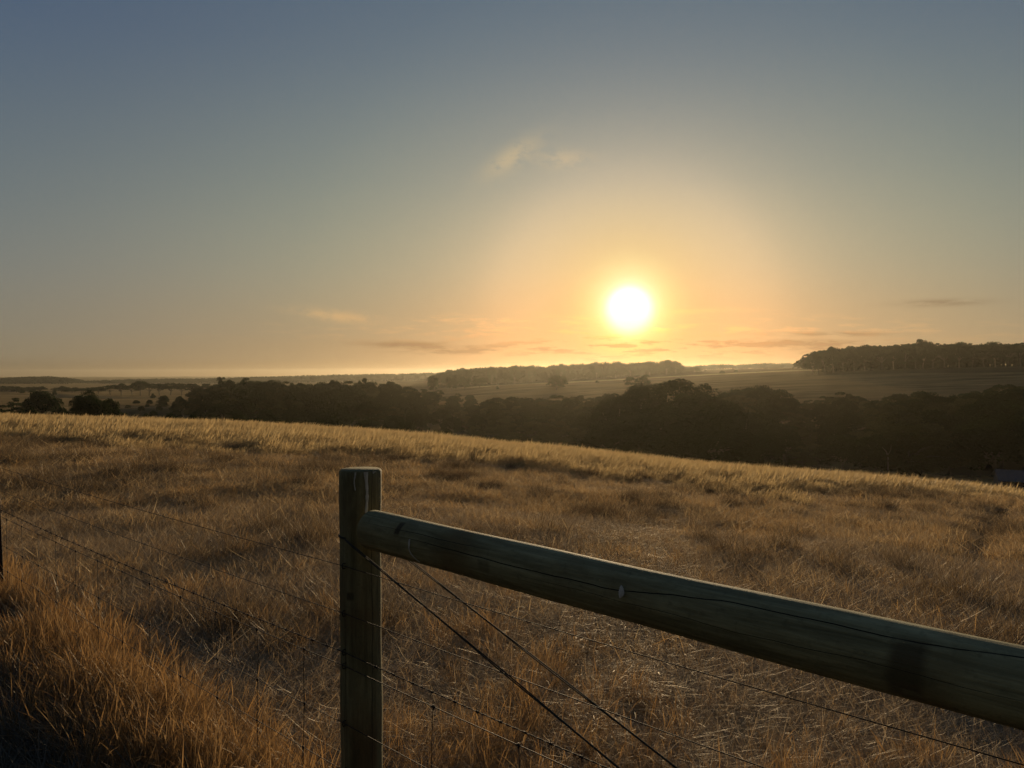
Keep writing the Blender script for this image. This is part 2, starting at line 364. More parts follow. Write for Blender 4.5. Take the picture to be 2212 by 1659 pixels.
# ------------------------------------------------------------------ ground sheet
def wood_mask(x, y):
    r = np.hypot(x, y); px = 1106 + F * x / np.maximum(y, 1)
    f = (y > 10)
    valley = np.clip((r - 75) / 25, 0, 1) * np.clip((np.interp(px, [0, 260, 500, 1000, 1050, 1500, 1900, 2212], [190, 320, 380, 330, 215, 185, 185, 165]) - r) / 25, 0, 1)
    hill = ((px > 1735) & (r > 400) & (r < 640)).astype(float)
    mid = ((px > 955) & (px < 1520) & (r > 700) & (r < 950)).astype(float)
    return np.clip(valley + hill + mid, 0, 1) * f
azs = []
a = -math.pi
while a < math.pi - 1e-6:
    azs.append(a); a += R(.6) if -R(42) < a < R(42) else R(4)
azs = np.array(azs)
rs = [0.0]; r = .25
while r < 5000: rs.append(r); r += max(.16, r * (.022 if r < 90 else .028))
rs = np.array(rs[1:])
A, RR = np.meshgrid(azs, rs, indexing='ij')
X = (RR * np.sin(A)).ravel(); Y = (RR * np.cos(A)).ravel(); Z = H(X, Y)
na, nr = A.shape
V = np.column_stack([X, Y, Z]); V = np.vstack([V, [[0, 0, float(H(np.array([0.]), np.array([0.]))[0])]]])
idx = np.arange(na * nr).reshape(na, nr); nx = np.roll(idx, -1, axis=0)
q4 = np.stack([idx[:, :-1], idx[:, 1:], nx[:, 1:], nx[:, :-1]], -1).reshape(-1, 4).tolist()
q4 += [[na * nr, int(idx[i, 0]), int(nx[i, 0])] for i in range(na)]
pxg = 1106 + F * X / np.maximum(Y, .5)
def tall_start(x, y):
    px = 1106 + F * x / np.maximum(y, .5)
    return np.interp(px, [0, 600, 1106, 1650, 2212], [27, 21, 19, 18.5, 30.0]) + 5.0 * (vnoise(x, y, 4, 21) - .5) + 3.5 * (vnoise(x, y, 1.3, 22) - .5)
def tall_mask(x, y):
    r = np.hypot(x, y); return np.clip((r - tall_start(x, y)) / 1.0, 0, 1) * (r < 110)
ext_ = lambda a_: np.append(a_, 0)
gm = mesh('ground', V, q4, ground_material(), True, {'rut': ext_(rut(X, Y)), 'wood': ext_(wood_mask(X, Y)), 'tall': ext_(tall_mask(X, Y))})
tag(obj('ground', gm), kind='structure')

# ------------------------------------------------------------------ grass
def blades(n, rad, len_, lean, curve, width, heading=None, hspread=math.pi, flat=0, seed=False, sd=0, segs=3):
    """one tuft: n tapering curved blades on a disc"""
    q = np.random.default_rng(sd)
    rr = rad * np.sqrt(q.random(n)); th = q.random(n) * 2 * math.pi
    bx, by = rr * np.cos(th), rr * np.sin(th)
    hd = (q.random(n) * 2 - 1) * hspread + (heading if heading is not None else 0)
    if heading is None: hd = q.random(n) * 2 * math.pi
    Ln = len_[0] + (len_[1] - len_[0]) * q.random(n) ** 1.4
    ln = lean[0] + (lean[1] - lean[0]) * q.random(n); cv = curve[0] + (curve[1] - curve[0]) * q.random(n)
    w = width * (.6 + .8 * q.random(n)); tint = q.random(n)
    side = q.random(n) * math.pi
    rows = segs + 1
    P = np.zeros((n, rows, 2, 3)); z0 = flat * q.random(n)
    px_, py_, pz_ = bx.copy(), by.copy(), z0 - .02 * (flat == 0)
    sxv = np.cos(hd + math.pi / 2 + (side - math.pi / 2) * .6); syv = np.sin(hd + math.pi / 2 + (side - math.pi / 2) * .6)
    for k_ in range(rows):
        t = k_ / segs
        ww = w * (1 - t) ** .7 * .5 + w * .04
        if seed and k_ == rows - 2: ww = w * 1.1
        P[:, k_, 0] = np.column_stack([px_ - sxv * ww, py_ - syv * ww, pz_]); P[:, k_, 1] = np.column_stack([px_ + sxv * ww, py_ + syv * ww, pz_])
        ang = ln + cv * t; st_ = Ln / segs
        px_ = px_ + np.cos(hd) * np.sin(ang) * st_; py_ = py_ + np.sin(hd) * np.sin(ang) * st_; pz_ = np.maximum(pz_ + np.cos(ang) * st_, .004)
    V_ = P.reshape(-1, 3)
    b0 = (np.arange(n) * rows * 2)[:, None]
    fs = np.concatenate([np.stack([b0[:, 0] + 2 * k_, b0[:, 0] + 2 * k_ + 1, b0[:, 0] + 2 * k_ + 3, b0[:, 0] + 2 * k_ + 2], -1) for k_ in range(segs)])
    return V_, fs, np.repeat(tint, rows * 2)
protos = {}
def proto(kind, mat, variants, **kw):
    col = bpy.data.collections.new('proto_' + kind)
    for i in range(variants):
        parts = kw['parts']; vs, fs, ts, o_ = [], [], [], 0
        for j, p in enumerate(parts):
            v_, f_, t_ = blades(sd=hash((kind, i, j)) % 10007 if False else (len(kind) * 131 + i * 17 + j * 3 + ord(kind[0])), **p)
            vs.append(v_); fs.append(f_ + o_); ts.append(t_); o_ += len(v_)
        me = mesh('tuft_' + kind, np.vstack(vs), np.vstack(fs), mat, False, {'tint': np.concatenate(ts)})
        o = bpy.data.objects.new('tuft_%s_%02d' % (kind, i), me); col.objects.link(o)
    protos[kind] = (col, variants)
pi = math.pi
proto('straw', M['straw'], 8, parts=[
    dict(n=230, rad=.30, len_=(.05, .22), lean=(1.05, 1.75), curve=(-.9, .9), width=.0028, flat=.06),
    dict(n=55, rad=.30, len_=(.03, .12), lean=(.3, 1.3), curve=(.0, 1.2), width=.0026)])
proto('rust', M['rust'], 8, parts=[
    dict(n=260, rad=.16, len_=(.10, .44), lean=(.0, .75), curve=(-.2, 1.5), width=.0015, segs=4),
    dict(n=34, rad=.14, len_=(.26, .56), lean=(.0, .55), curve=(.1, 1.4), width=.0026, seed=True, segs=5)])
proto('brown', M['brown'], 10, parts=[
    dict(n=95, rad=.12, len_=(.03, .13), lean=(.1, 1.2), curve=(.1, 1.3), width=.0036),
    dict(n=16, rad=.16, len_=(.08, .20), lean=(.9, 1.6), curve=(-.3, .4), width=.0034, flat=.04)])
proto('tuftb', M['tussock'], 6, parts=[dict(n=170, rad=.15, len_=(.14, .36), lean=(.1, .9), curve=(.2, 1.1), width=.0045)])
proto('goldy', M['gold'], 8, parts=[
    dict(n=110, rad=.34, len_=(.26, .52), lean=(.0, .30), curve=(.1, .7), width=.007, heading=0, hspread=1.2, segs=4),
    dict(n=26, rad=.34, len_=(.42, .66), lean=(.05, .3), curve=(.3, 1.0), width=.010, heading=0, hspread=.7, seed=True, segs=4)])
proto('goldfar', M['gold'], 6, parts=[
    dict(n=90, rad=.75, len_=(.30, .62), lean=(.0, .30), curve=(.1, .7), width=.018, heading=0, hspread=1.2),
    dict(n=20, rad=.75, len_=(.42, .66), lean=(.05, .3), curve=(.3, 1.0), width=.022, heading=0, hspread=.7, seed=True)])
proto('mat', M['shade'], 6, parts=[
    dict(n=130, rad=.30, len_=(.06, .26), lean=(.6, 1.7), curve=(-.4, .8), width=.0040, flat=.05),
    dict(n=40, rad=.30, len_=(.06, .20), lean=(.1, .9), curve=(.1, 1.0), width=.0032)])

def scatter(name, kind, pts, scl, yaw=None, tilt=.12, label=None, cat='grass'):
    col, nv = protos[kind]; n = len(pts)
    x, y = pts[:, 0], pts[:, 1]; z = H(x, y)
    me = bpy.data.meshes.new(name); me.vertices.add(n)
    me.vertices.foreach_set('co', np.column_stack([x, y, z]).astype(np.float32).ravel())
    yw = rng.random(n) * 2 * pi if yaw is None else yaw + (rng.random(n) - .5) * .9
    rot = np.column_stack([(rng.random(n) - .5) * tilt, (rng.random(n) - .5) * tilt, yw]).astype(np.float32)
    a_ = me.attributes.new('rot', 'FLOAT_VECTOR', 'POINT'); a_.data.foreach_set('vector', rot.ravel())
    s3 = np.column_stack([scl, scl, scl * (.85 + .3 * rng.random(n))]).astype(np.float32)
    a_ = me.attributes.new('scl', 'FLOAT_VECTOR', 'POINT'); a_.data.foreach_set('vector', s3.ravel())
    a_ = me.attributes.new('idx', 'INT', 'POINT'); a_.data.foreach_set('value', rng.integers(0, nv, n).astype(np.int32))
    o = obj(name, me)
    ng = bpy.data.node_groups.new('scatter_' + name, 'GeometryNodeTree')
    ng.interface.new_socket('Geometry', in_out='INPUT', socket_type='NodeSocketGeometry'); ng.interface.new_socket('Geometry', in_out='OUTPUT', socket_type='NodeSocketGeometry')
    nn, ll = ng.nodes, ng.links
    gi, go = nn.new('NodeGroupInput'), nn.new('NodeGroupOutput')
    ip = nn.new('GeometryNodeInstanceOnPoints'); ci = nn.new('GeometryNodeCollectionInfo')
    ci.inputs[0].default_value = col; ci.inputs['Separate Children'].default_value = True; ci.inputs['Reset Children'].default_value = True
    ip.inputs['Pick Instance'].default_value = True
    def na_(nm, t):
        q = nn.new('GeometryNodeInputNamedAttribute'); q.data_type = t; q.inputs[0].default_value = nm; return q.outputs[0]
    e2r = nn.new('FunctionNodeEulerToRotation')
    ll.new(gi.outputs[0], ip.inputs['Points']); ll.new(ci.outputs[0], ip.inputs['Instance'])
    ll.new(na_('idx', 'INT'), ip.inputs['Instance Index']); ll.new(na_('rot', 'FLOAT_VECTOR'), e2r.inputs[0]); ll.new(e2r.outputs[0], ip.inputs['Rotation'])
    ll.new(na_('scl', 'FLOAT_VECTOR'), ip.inputs['Scale']); ll.new(ip.outputs[0], go.inputs[0])
    md = o.modifiers.new('scatter', 'NODES'); md.node_group = ng
    tag(o, label, cat, None, 'stuff'); return o

def fan(n, r0, r1, half=40, power=1.0):
    """n points over the wedge in front of the fence, r0..r1 metres out"""
    az = R(half) * (rng.random(n) * 2 - 1)
    rr = np.sqrt(r0 ** 2 + (r1 ** 2 - r0 ** 2) * rng.random(n) ** power)
    return np.column_stack([rr * np.sin(az), rr * np.cos(az)])
# fence line:  P(s) = F0 + s * FD
F0 = np.array([-.598, 2.65]); FD = np.array([1.48, -1.342]); FL = np.hypot(*FD); FN = np.array([1.342, 1.48]) / FL  # FN points away from the camera
def fcoord(p):
    d = p - F0; return d @ FD / FL ** 2, d @ FN
def keep(p, m): return p[m]
def dens(p, f): return p[rng.random(len(p)) < f]

# straw and stubble, field side, near
p = fan(9500, .8, 11, 46); s, d = fcoord(p)
m = d > .10; p = p[m]; p = np.vstack([p, fan(3800, 10, 22, 42)]); r_ = np.hypot(*p.T)
p = dens(p, (1 - .85 * rut(p[:, 0], p[:, 1])) * np.clip(1.25 - vnoise(p[:, 0], p[:, 1], 1.6, 5) * .8, 0, 1))
scatter('straw_litter', 'straw', p, .75 + .5 * rng.random(len(p)), label='tangled flattened straw lying over the near paddock beyond the wire fence', cat='straw')
# short reddish brown grass over the middle of the paddock
p = np.vstack([fan(30000, 3.0, 34, 42, 1.0), fan(14000, 3.0, 16, 42, 1.0)]); s, d = fcoord(p)
r_ = np.hypot(*p.T)
cover = np.clip((r_ - 3) / 6, .3, 1) * (1 - np.minimum(1, 1.3 * rut(p[:, 0], p[:, 1]))) * (1 - .8 * tall_mask(p[:, 0], p[:, 1])) * np.clip(1.75 - vnoise(p[:, 0], p[:, 1], .8, 6) * 1.6, 0, 1)
p = dens(p[(d > .2)], cover[(d > .2)]); r_ = np.hypot(*p.T)
scatter('short_grass', 'brown', p, (.55 + .9 * rng.random(len(p)) ** 1.5) * (.65 + .8 * vnoise(p[:, 0], p[:, 1], .55, 61)) * np.clip(.9 + r_ / 28, 1, 2.0), label='short reddish brown dry grass across the middle of the paddock')
# darker tussocks
p = fan(3000, 3.5, 26, 42, 1.1); s, d = fcoord(p)
p = dens(p[d > .4], .85 * (vnoise(p[d > .4][:, 0], p[d > .4][:, 1], 1.3, 9) > .62) + .02)
scatter('dark_tussocks', 'tuftb', p, .7 + .8 * rng.random(len(p)), label='low dark brown tussocks dotted through the cut paddock grass')
# tall rusty grass along the fence and in clumps beyond
p = np.array([F0 + FD * s_ + FN * o_ for s_, o_ in zip(-3.6 + 3.75 * rng.random(900), rng.normal(-.12, .19, 900))])
w_ = vnoise(p[:, 0], p[:, 1], .35, 12); p = p[w_ > .22]
c = []
for (x0, y0, sx, sy, n) in ((-.36, 3.25, .22, .16, 26), (-.1, 3.5, .22, .2, 16), (.55, 3.7, .45, .5, 46), (1.1, 3.1, .5, .3, 40), (.35, 2.75, .5, .16, 30), (1.55, 2.7, .4, .3, 36), (2.2, 2.9, .5, .4, 30), (-2.2, 5.5, .30, .25, 16),
                            (-1.0, 4.9, .3, .3, 14), (.35, 4.4, .3, .3, 16), (.9, 2.1, .5, .1, 26), (0.1, 6.5, .5, .4, 14), (-2.3, 7.6, .6, .6, 14), (1.1, 7.6, .5, .4, 12), (-.3, 5.1, .22, .3, 12)):
    c.append(np.column_stack([rng.normal(x0, sx, n), rng.normal(y0, sy, n)]))
c = np.vstack(c); s, d = fcoord(c); c = c[d > .08]; c = c[::1]
p = np.vstack([p, c])
p2 = fan(3200, 3.2, 18, 42, 1.2); p2 = dens(p2, .8 * (vnoise(p2[:, 0], p2[:, 1], 1.1, 31) > .72) * (1 - rut(p2[:, 0], p2[:, 1])) * (tall_mask(p2[:, 0], p2[:, 1]) < .5)); s, d = fcoord(p2); p2 = p2[d > .5]
sc_ = np.concatenate([.46 + .28 * rng.random(len(p) - len(c)), .30 + .34 * rng.random(len(c)), .20 + .20 * rng.random(len(p2))])
scatter('rusty_grass', 'rust', np.vstack([p, p2]), sc_, tilt=.35, label='tall rusty orange grass clumps lining the wire fence and standing behind it')
# standing golden grass up to the crest
p = fan(16000, 14, 46, 42, 1.0); p = p[tall_mask(p[:, 0], p[:, 1]) > .4]; p = dens(p, np.clip(1.5 - vnoise(p[:, 0], p[:, 1], 2.6, 15) * 1.0, 0, 1) * (1 - .9 * rut(p[:, 0], p[:, 1])))
rg = np.hypot(*p.T) - tall_start(p[:, 0], p[:, 1])
scatter('golden_grass', 'goldy', p, (.75 + .4 * rng.random(len(p))) * np.clip(.38 + rg / 9 + .5 * (vnoise(p[:, 0], p[:, 1], 2.0, 41) - .5), .3, 1), yaw=.0, label='standing golden seed grass glowing along the crest of the paddock')
p = fan(15000, 38, 112, 42, 1.0)
scatter('crest_grass', 'goldfar', p, .8 + .4 * rng.random(len(p)), yaw=.0, label='pale standing grass on the far left rise and over the crest')
# matted grass this side of the fence, its shade painted in as dark colour
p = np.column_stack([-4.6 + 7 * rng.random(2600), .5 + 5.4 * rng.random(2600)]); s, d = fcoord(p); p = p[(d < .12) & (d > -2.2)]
scatter('painted_shade_grass', 'mat', p, .8 + .4 * rng.random(len(p)), label='matted grass coloured dark as shade, near side of the fence at lower left')

# ------------------------------------------------------------------ tubes
def tube(pts, rad, seg=8, cap=True):
    pts = [Vector(p) for p in pts]; n = len(pts)
    rads = rad if hasattr(rad, '__len__') else [rad] * n
    vs, fs = [], []
    t0 = (pts[1] - pts[0]).normalized(); up = Vector((0, 0, 1)) if abs(t0.z) < .9 else Vector((1, 0, 0))
    a_ = t0.cross(up).normalized()
    for i in range(n):
        t = (pts[min(i + 1, n - 1)] - pts[max(i - 1, 0)]).normalized()
        a_ = (a_ - t * a_.dot(t)).normalized(); b_ = t.cross(a_)
        for k_ in range(seg):
            th = 2 * pi * k_ / seg
            vs.append(pts[i] + (a_ * math.cos(th) + b_ * math.sin(th)) * rads[i])
    for i in range(n - 1):
        for k_ in range(seg):
            k2 = (k_ + 1) % seg; fs.append([i * seg + k_, i * seg + k2, (i + 1) * seg + k2, (i + 1) * seg + k_])
    if cap: fs.append(list(range(seg))[::-1]); fs.append([(n - 1) * seg + k_ for k_ in range(seg)])
    return vs, fs
def join(parts):
    V_, F_ = [], []
    for v_, f_ in parts:
        o_ = len(V_); V_ += list(v_); F_ += [[i + o_ for i in q] for q in f_]
    return V_, F_

# ------------------------------------------------------------------ the fence
fence = tag(empty('fence', (F0[0] + .06, F0[1] + .06, 0)), 'timber strainer post with long round rail, stay wires, barbed wire and wire mesh', 'fence')
FP = fence.location.copy()
def rel(pts): return [Vector(p) - FP for p in pts]
def fpt(s, z, off=0.0):
    q = F0 + FD * s + FN * off; return Vector((q[0], q[1], EYE + z))
PC = np.array([-.539, 2.705])                   # post centre
def log_mesh(p0, p1, r0, r1, seg=40, rings=70, mat=None, bevel=.006, wob=.0025, sd=1, axis='Z'):
    """round timber with slight waver, flats, dents and softened ends, built along +axis in its own frame"""
    Ln = (Vector(p1) - Vector(p0)).length; q = np.random.default_rng(sd)
    ts = [0, .0001] + list(np.linspace(bevel / Ln, 1 - bevel / Ln, rings)) + [.9999, 1]
    ph = q.random(8) * 6.28; vs = []
    for i, t in enumerate(ts):
        rr = r0 + (r1 - r0) * t
        e = min(t, 1 - t) * Ln
        if e < bevel: rr -= (bevel - e) * .8
        cx = wob * math.sin(t * 5 + ph[0]); cy = wob * math.sin(t * 4 + ph[1]); rr *= 1 + .014 * math.sin(t * 11 + ph[6]) + .010 * math.sin(t * 27 + ph[7])
        for k_ in range(seg):
            th = 2 * pi * k_ / seg
            f = 1 + .010 * math.sin(2 * th + ph[2] + t * 2) + .006 * math.sin(3 * th + ph[3] + 4 * t) + .004 * math.sin(7 * th + ph[4] + 9 * t) + .003 * math.sin(t * 23 + ph[5] + 2 * th)
            a_, b_ = cx + rr * f * math.cos(th), cy + rr * f * math.sin(th)
            vs.append((a_, b_, t * Ln) if axis == 'Z' else (t * Ln, a_, b_))
    fs = []
    for i in range(len(ts) - 1):
        for k_ in range(seg):
            k2 = (k_ + 1) % seg
            f_ = [i * seg + k_, i * seg + k2, (i + 1) * seg + k2, (i + 1) * seg + k_]
            fs.append(f_ )
    fs.append([k_ for k_ in range(seg)][::-1]); fs.append([(len(ts) - 1) * seg + k_ for k_ in range(seg)])
    return mesh('log', vs, fs, mat, True)
POST_TOP = EYE - (1019 - HZ) / F * 2.63
post = obj('post', log_mesh((0, 0, -.3), (0, 0, POST_TOP), .0745, .0725, mat=M['post'], sd=3), fence, Vector((PC[0], PC[1], -.3)) - FP)
tag(post, 'greenish round timber post with white droppings running from its sawn top')
# the rail butts on to the camera side of the post and runs right, toward the next post out of the picture
ra = Vector((-.486, 2.592, EYE - .528)); rb = ra + Vector((1, -.958, 0)).normalized() * 2.95
rail = obj('rail', log_mesh(ra, rb, .0655, .069, rings=120, mat=M['rail'], sd=11, wob=.007, bevel=.010, axis='X'), fence, ra - FP, (0, 0, math.atan2(rb.y - ra.y, rb.x - ra.x)))
tag(rail, 'long round treated pine rail with a drying crack along it')
pe = rb - Vector((1, -.958, 0)).normalized() * .05 + Vector((.05, .06, 0))
obj('post', log_mesh((0, 0, -.3), (0, 0, POST_TOP), .0745, .0725, mat=M['post'], sd=5), fence, Vector((pe.x, pe.y, -.3)) - FP)
# droppings on post: strips that follow the round face
def strip_on_post(th, z0, z1, w0, w1, sd):
    q = np.random.default_rng(sd); vs, fs = [], []; n = 16
    for i in range(n):
        t = i / (n - 1); w = (w0 + (w1 - w0) * t) * (.75 + .5 * q.random()); c_ = th + .03 * math.sin(t * 5 + sd)
        for k_ in range(4):
            a_ = c_ + (k_ / 3 - .5) * w / .0745; rr = .0762 if 0 < k_ < 3 else .0742
            vs.append((rr * math.cos(a_), rr * math.sin(a_), z0 + (z1 - z0) * t))
    for i in range(n - 1):
        for k_ in range(3): fs.append([i * 4 + k_, i * 4 + k_ + 1, (i + 1) * 4 + k_ + 1, (i + 1) * 4 + k_])
    return mesh('dropping', vs, fs, M['dropping'], True)
face = math.atan2(-PC[1], -PC[0])
PH = POST_TOP + .3
for th, z1, w0, w1, sd in ((face - .28, .065, .008, .007, 2), (face + .26, .145, .013, .008, 5), (face + .64, .01, .014, .004, 7)):
    obj('dropping', strip_on_post(th, PH - .003, PH - z1, w0, w1, sd), post)
# droppings on rail
def spot_on_rail(xpos, ang, ln, w, sd, shape='spot'):
    q = np.random.default_rng(sd); vs, fs = [], []; n = 12
    rr0 = .0655 + (.069 - .0655) * xpos / 2.95
    for i in range(n):
        t = i / (n - 1)
        if shape == 'spot': ww = w * math.sin(pi * (t * .9 + .05)) * (.85 + .3 * q.random()); cx = xpos + .004 * math.sin(3 * t)
        else: ww = w * (1 if t < .3 else .32) * (.8 + .4 * q.random()); cx = xpos + .02 * max(0, t - .4) ** 1.5 * 3
        a_ = ang + (t * ln) / rr0
        for k_ in range(4):
            r2 = rr0 + (.0022 if 0 < k_ < 3 else .0003)
            vs.append((cx + (k_ / 3 - .5) * ww, r2 * math.cos(a_), r2 * math.sin(a_)))
    for i in range(n - 1):
        for k_ in range(3): fs.append([i * 4 + k_, i * 4 + k_ + 1, (i + 1) * 4 + k_ + 1, (i + 1) * 4 + k_])
    return mesh('dropping', vs, fs, M['dropping'], True)
obj('dropping', spot_on_rail(.295, pi - .32, .075, .008, 3, 'run'), rail)
obj('dropping', spot_on_rail(1.09, pi - .45, .030, .016, 4), rail)

wz = {'top': -.666, 'second': -.832, 'barb': -.968, 'mesh_top': -1.016, 'mesh_mid': -1.218, 'mesh_low': -1.385}
def strand(z, r_, s0=-3.3, s1=1.42, sag=.012, off=0.0, tw=0.0, twl=.06, ph=0.0, n=120):
    pts = []
    if tw: n = 480
    for i in range(n + 1):
        s_ = s0 + (s1 - s0) * i / n
        a1 = (s_ + 2.05) / 2.05 if s_ < 0 else s_ / 1.45      # posts at s = -2.05, 0, 1.45
        a1 = a1 % 1.0
        dz_ = -sag * 4 * a1 * (1 - a1)
        a_ = s_ * FL / twl * 2 * pi + ph
        pts.append(fpt(s_, z + dz_ + tw * math.sin(a_), off + tw * math.cos(a_)))
    return tube(rel(pts), r_, 5)
for nm, lb in (('top', 'uppermost plain wire'), ('second', 'second plain wire from the top')):
    v_, f_ = strand(wz[nm], .0014, sag=.010); tag(obj('wire', mesh('wire', v_, f_, M['wire'], True), fence), lb)
pr = [strand(wz['barb'], .0012, tw=.0013, sag=.018), strand(wz['barb'], .0012, tw=.0013, ph=pi, sag=.018)]
bw = obj('barbed_wire', mesh('barbed', *join(pr), M['wire'], True), fence)
tag(bw, 'twisted barbed wire strung just above the mesh')
bm_ = []
s_ = -3.2
while s_ < 1.4:
    if abs(s_ - .03) > .03:
        a1 = ((s_ + 2.05) / 2.05 if s_ < 0 else s_ / 1.45) % 1.0
        c_ = fpt(s_, wz['barb'] - .018 * 4 * a1 * (1 - a1)) - FP; tdir = Vector((FD[0], FD[1], 0)).normalized()
        th = random.random() * pi
        for e in (0, pi / 2):
            dd = Vector((FN[0], FN[1], 0)) * math.cos(th + e) + Vector((0, 0, 1)) * math.sin(th + e)
            bm_.append(tube([c_ - dd * .013 + tdir * .002, c_, c_ + dd * .013 - tdir * .002], .0011, 4))
        bm_.append(tube([c_ - tdir * .006, c_ + tdir * .006], .0034, 6))
    s_ += .048 + .006 * (random.random() - .5)
tag(obj('barb', mesh('barbs', *join(bm_), M['wire'], True), bw), 'short crossed barbs along the twisted wire', kind='stuff')
# wire mesh: three line wires with upright stays and knots
ms = [strand(wz['mesh_top'], .0016, sag=.012), strand(wz['mesh_mid'], .0014, sag=.012), strand(wz['mesh_low'], .0014, sag=.010)]
k_ = []
ss = [.24 + .176 * i for i in range(8)] + [-.1177 - .171 * i for i in range(19)]
for s_ in ss:
    a1 = ((s_ + 2.05) / 2.05 if s_ < 0 else s_ / 1.45) % 1.0; dz_ = -.012 * 4 * a1 * (1 - a1)
    w1 = [(random.random() - .5) * .012 for _ in range(4)]
    pts = [fpt(s_, wz['mesh_top'] + dz_ + .004), fpt(s_ + w1[0], (wz['mesh_top'] + wz['mesh_mid']) / 2 + dz_), fpt(s_ + w1[1], wz['mesh_mid'] + dz_), fpt(s_ + w1[2], wz['mesh_low'] + dz_), fpt(s_ + w1[3], -1.60 + dz_)]
    k_.append(tube(rel(pts), .0013, 5))
    for z_, sh in ((wz['mesh_top'], 0), (wz['mesh_mid'], w1[1]), (wz['mesh_low'], w1[2])):
        c_ = fpt(s_ + sh, z_ + dz_) - FP; tdir = Vector((FD[0], FD[1], 0)).normalized()
        k_.append(tube([c_ - tdir * .006, c_ + tdir * .006], .0036, 6)); k_.append(tube([c_ + Vector((0, 0, .006)), c_ - Vector((0, 0, .008))], .0030, 6))
tag(obj('wire_mesh', mesh('mesh', *join(ms + k_), M['wire'], True), fence), 'lower wire mesh of line wires and upright stays')
# two diagonal stay wires, each a doubled strand
def brace(off, z0, slope, sag=.006):
    ps = []
    for e in (-1, 1):
        pts = []
        for i in range(60):
            s_ = (.014 if off < .05 else .03) + 1.43 * i / 59; a_ = i / 59
            pts.append(fpt(s_, z0 + slope * s_ - sag * 4 * a_ * (1 - a_) + e * .0021, off + e * .0012 * math.sin(i * .5)))
        ps.append(tube(rel(pts), .0019, 6))
    return join(ps)
for off, z0, sl_, lb in ((-.004, -.562, -.690, 'near diagonal stay wire crossing the face of the post'), (.158, -.586, -.676, 'far diagonal stay wire coming from behind the rail')):
    tag(obj('stay_wire', mesh('stay', *brace(off, z0, sl_), M['galv'], True), fence), lb)
# the loop of the stay wire round the post
lp = []
for e in (-.002, .002):
    lp.append(tube([Vector((.0775 * math.cos(a_), .0775 * math.sin(a_), EYE - .57 + e + .3)) for a_ in np.linspace(pi * .55, pi * 1.32, 20)], .0018, 6))
obj('wire_loop', mesh('loop', *join(lp), M['galv'], True), post)
# staples holding each wire to the post
for z_ in wz.values():
    c_ = fpt(.008, z_, -.002) - Vector((PC[0], PC[1], -.3)); tdir = Vector((FD[0], FD[1], 0)).normalized(); nn_ = Vector((FN[0], FN[1], 0))
    pts = [c_ + nn_ * .012 + Vector((0, 0, .009)), c_ - nn_ * .003 + Vector((0, 0, .009)), c_ - nn_ * .005, c_ - nn_ * .003 - Vector((0, 0, .009)), c_ + nn_ * .012 - Vector((0, 0, .009))]
    obj('staple', mesh('staple', *tube(pts, .0018, 6), M['steel'], True), post)
# steel picket at the left edge of the picture, leaning a little outward
pk = []
sb = fpt(-2.055, 0); bx, by = sb.x - .022, sb.y
for k3 in range(3):
    th = 2 * pi * k3 / 3 + .5; d3 = Vector((math.cos(th), math.sin(th), 0)); n3_ = Vector((-d3.y, d3.x, 0))
    lean = Vector((-.035, 0, 0))
    vs = []
    for z_ in (-.1, 1.15):
        o3 = Vector((bx, by, z_)) + lean * (z_ + .1) / 1.0
        for a3, b3 in ((0, -.002), (.032, -.0015), (.032, .0015), (0, .002)): vs.append(o3 + d3 * a3 + n3_ * b3 - FP)
    pk.append((vs, [[0, 1, 2, 3][::-1], [4, 5, 6, 7], [0, 1, 5, 4], [1, 2, 6, 5], [2, 3, 7, 6], [3, 0, 4, 7]]))
tag(obj('picket', mesh('picket', *join(pk), M['steel']), fence), 'black steel picket at the far left end')

# ------------------------------------------------------------------ trees
def crown(blobs, n, leaf, sd, mat, shell=.72):
    q = np.random.default_rng(sd)
    wts = np.array([b[3] * b[4] * b[5] for b in blobs]) ** .67; wts /= wts.sum()
    bi = q.choice(len(blobs), n, p=wts); B = np.array(blobs)[bi]
    d = q.normal(size=(n, 3)); d /= np.linalg.norm(d, axis=1)[:, None]
    low = d[:, 2] < -.35; d[low, 2] *= -.6; d /= np.linalg.norm(d, axis=1)[:, None]
    rr = shell + (1.06 - shell) * q.random(n) ** .6
    lump = 1 + .16 * np.sin(d[:, 0] * 7 + B[:, 0] * 3) * np.sin(d[:, 1] * 6 + B[:, 1] * 5) * np.sin(d[:, 2] * 8 + 1)
    c_ = B[:, :3] + d * B[:, 3:6] * (rr * lump)[:, None]; c_[:, 2] = np.maximum(c_[:, 2], .01 + .05 * q.random(n))
    nrm = d + q.normal(size=(n, 3)) * .75; nrm /= np.linalg.norm(nrm, axis=1)[:, None]
    t1 = np.cross(nrm, q.normal(size=(n, 3))); t1 /= np.linalg.norm(t1, axis=1)[:, None]; t2 = np.cross(nrm, t1)
    s1 = leaf * (.5 + .9 * q.random(n))[:, None]; s2 = s1 * (.45 + .4 * q.random(n))[:, None]
    P = np.stack([c_ - t1 * s1, c_ - t2 * s2 + t1 * s1 * .1, c_ + t1 * s1, c_ + t2 * s2 - t1 * s1 * .1], 1).reshape(-1, 3)
    fs = np.arange(4 * n).reshape(n, 4)
    clump = q.random(len(blobs))[bi] * .6 + q.random(n) * .4
    return mesh('crown', P, fs, mat, False, {'tint': np.repeat(clump, 4)})
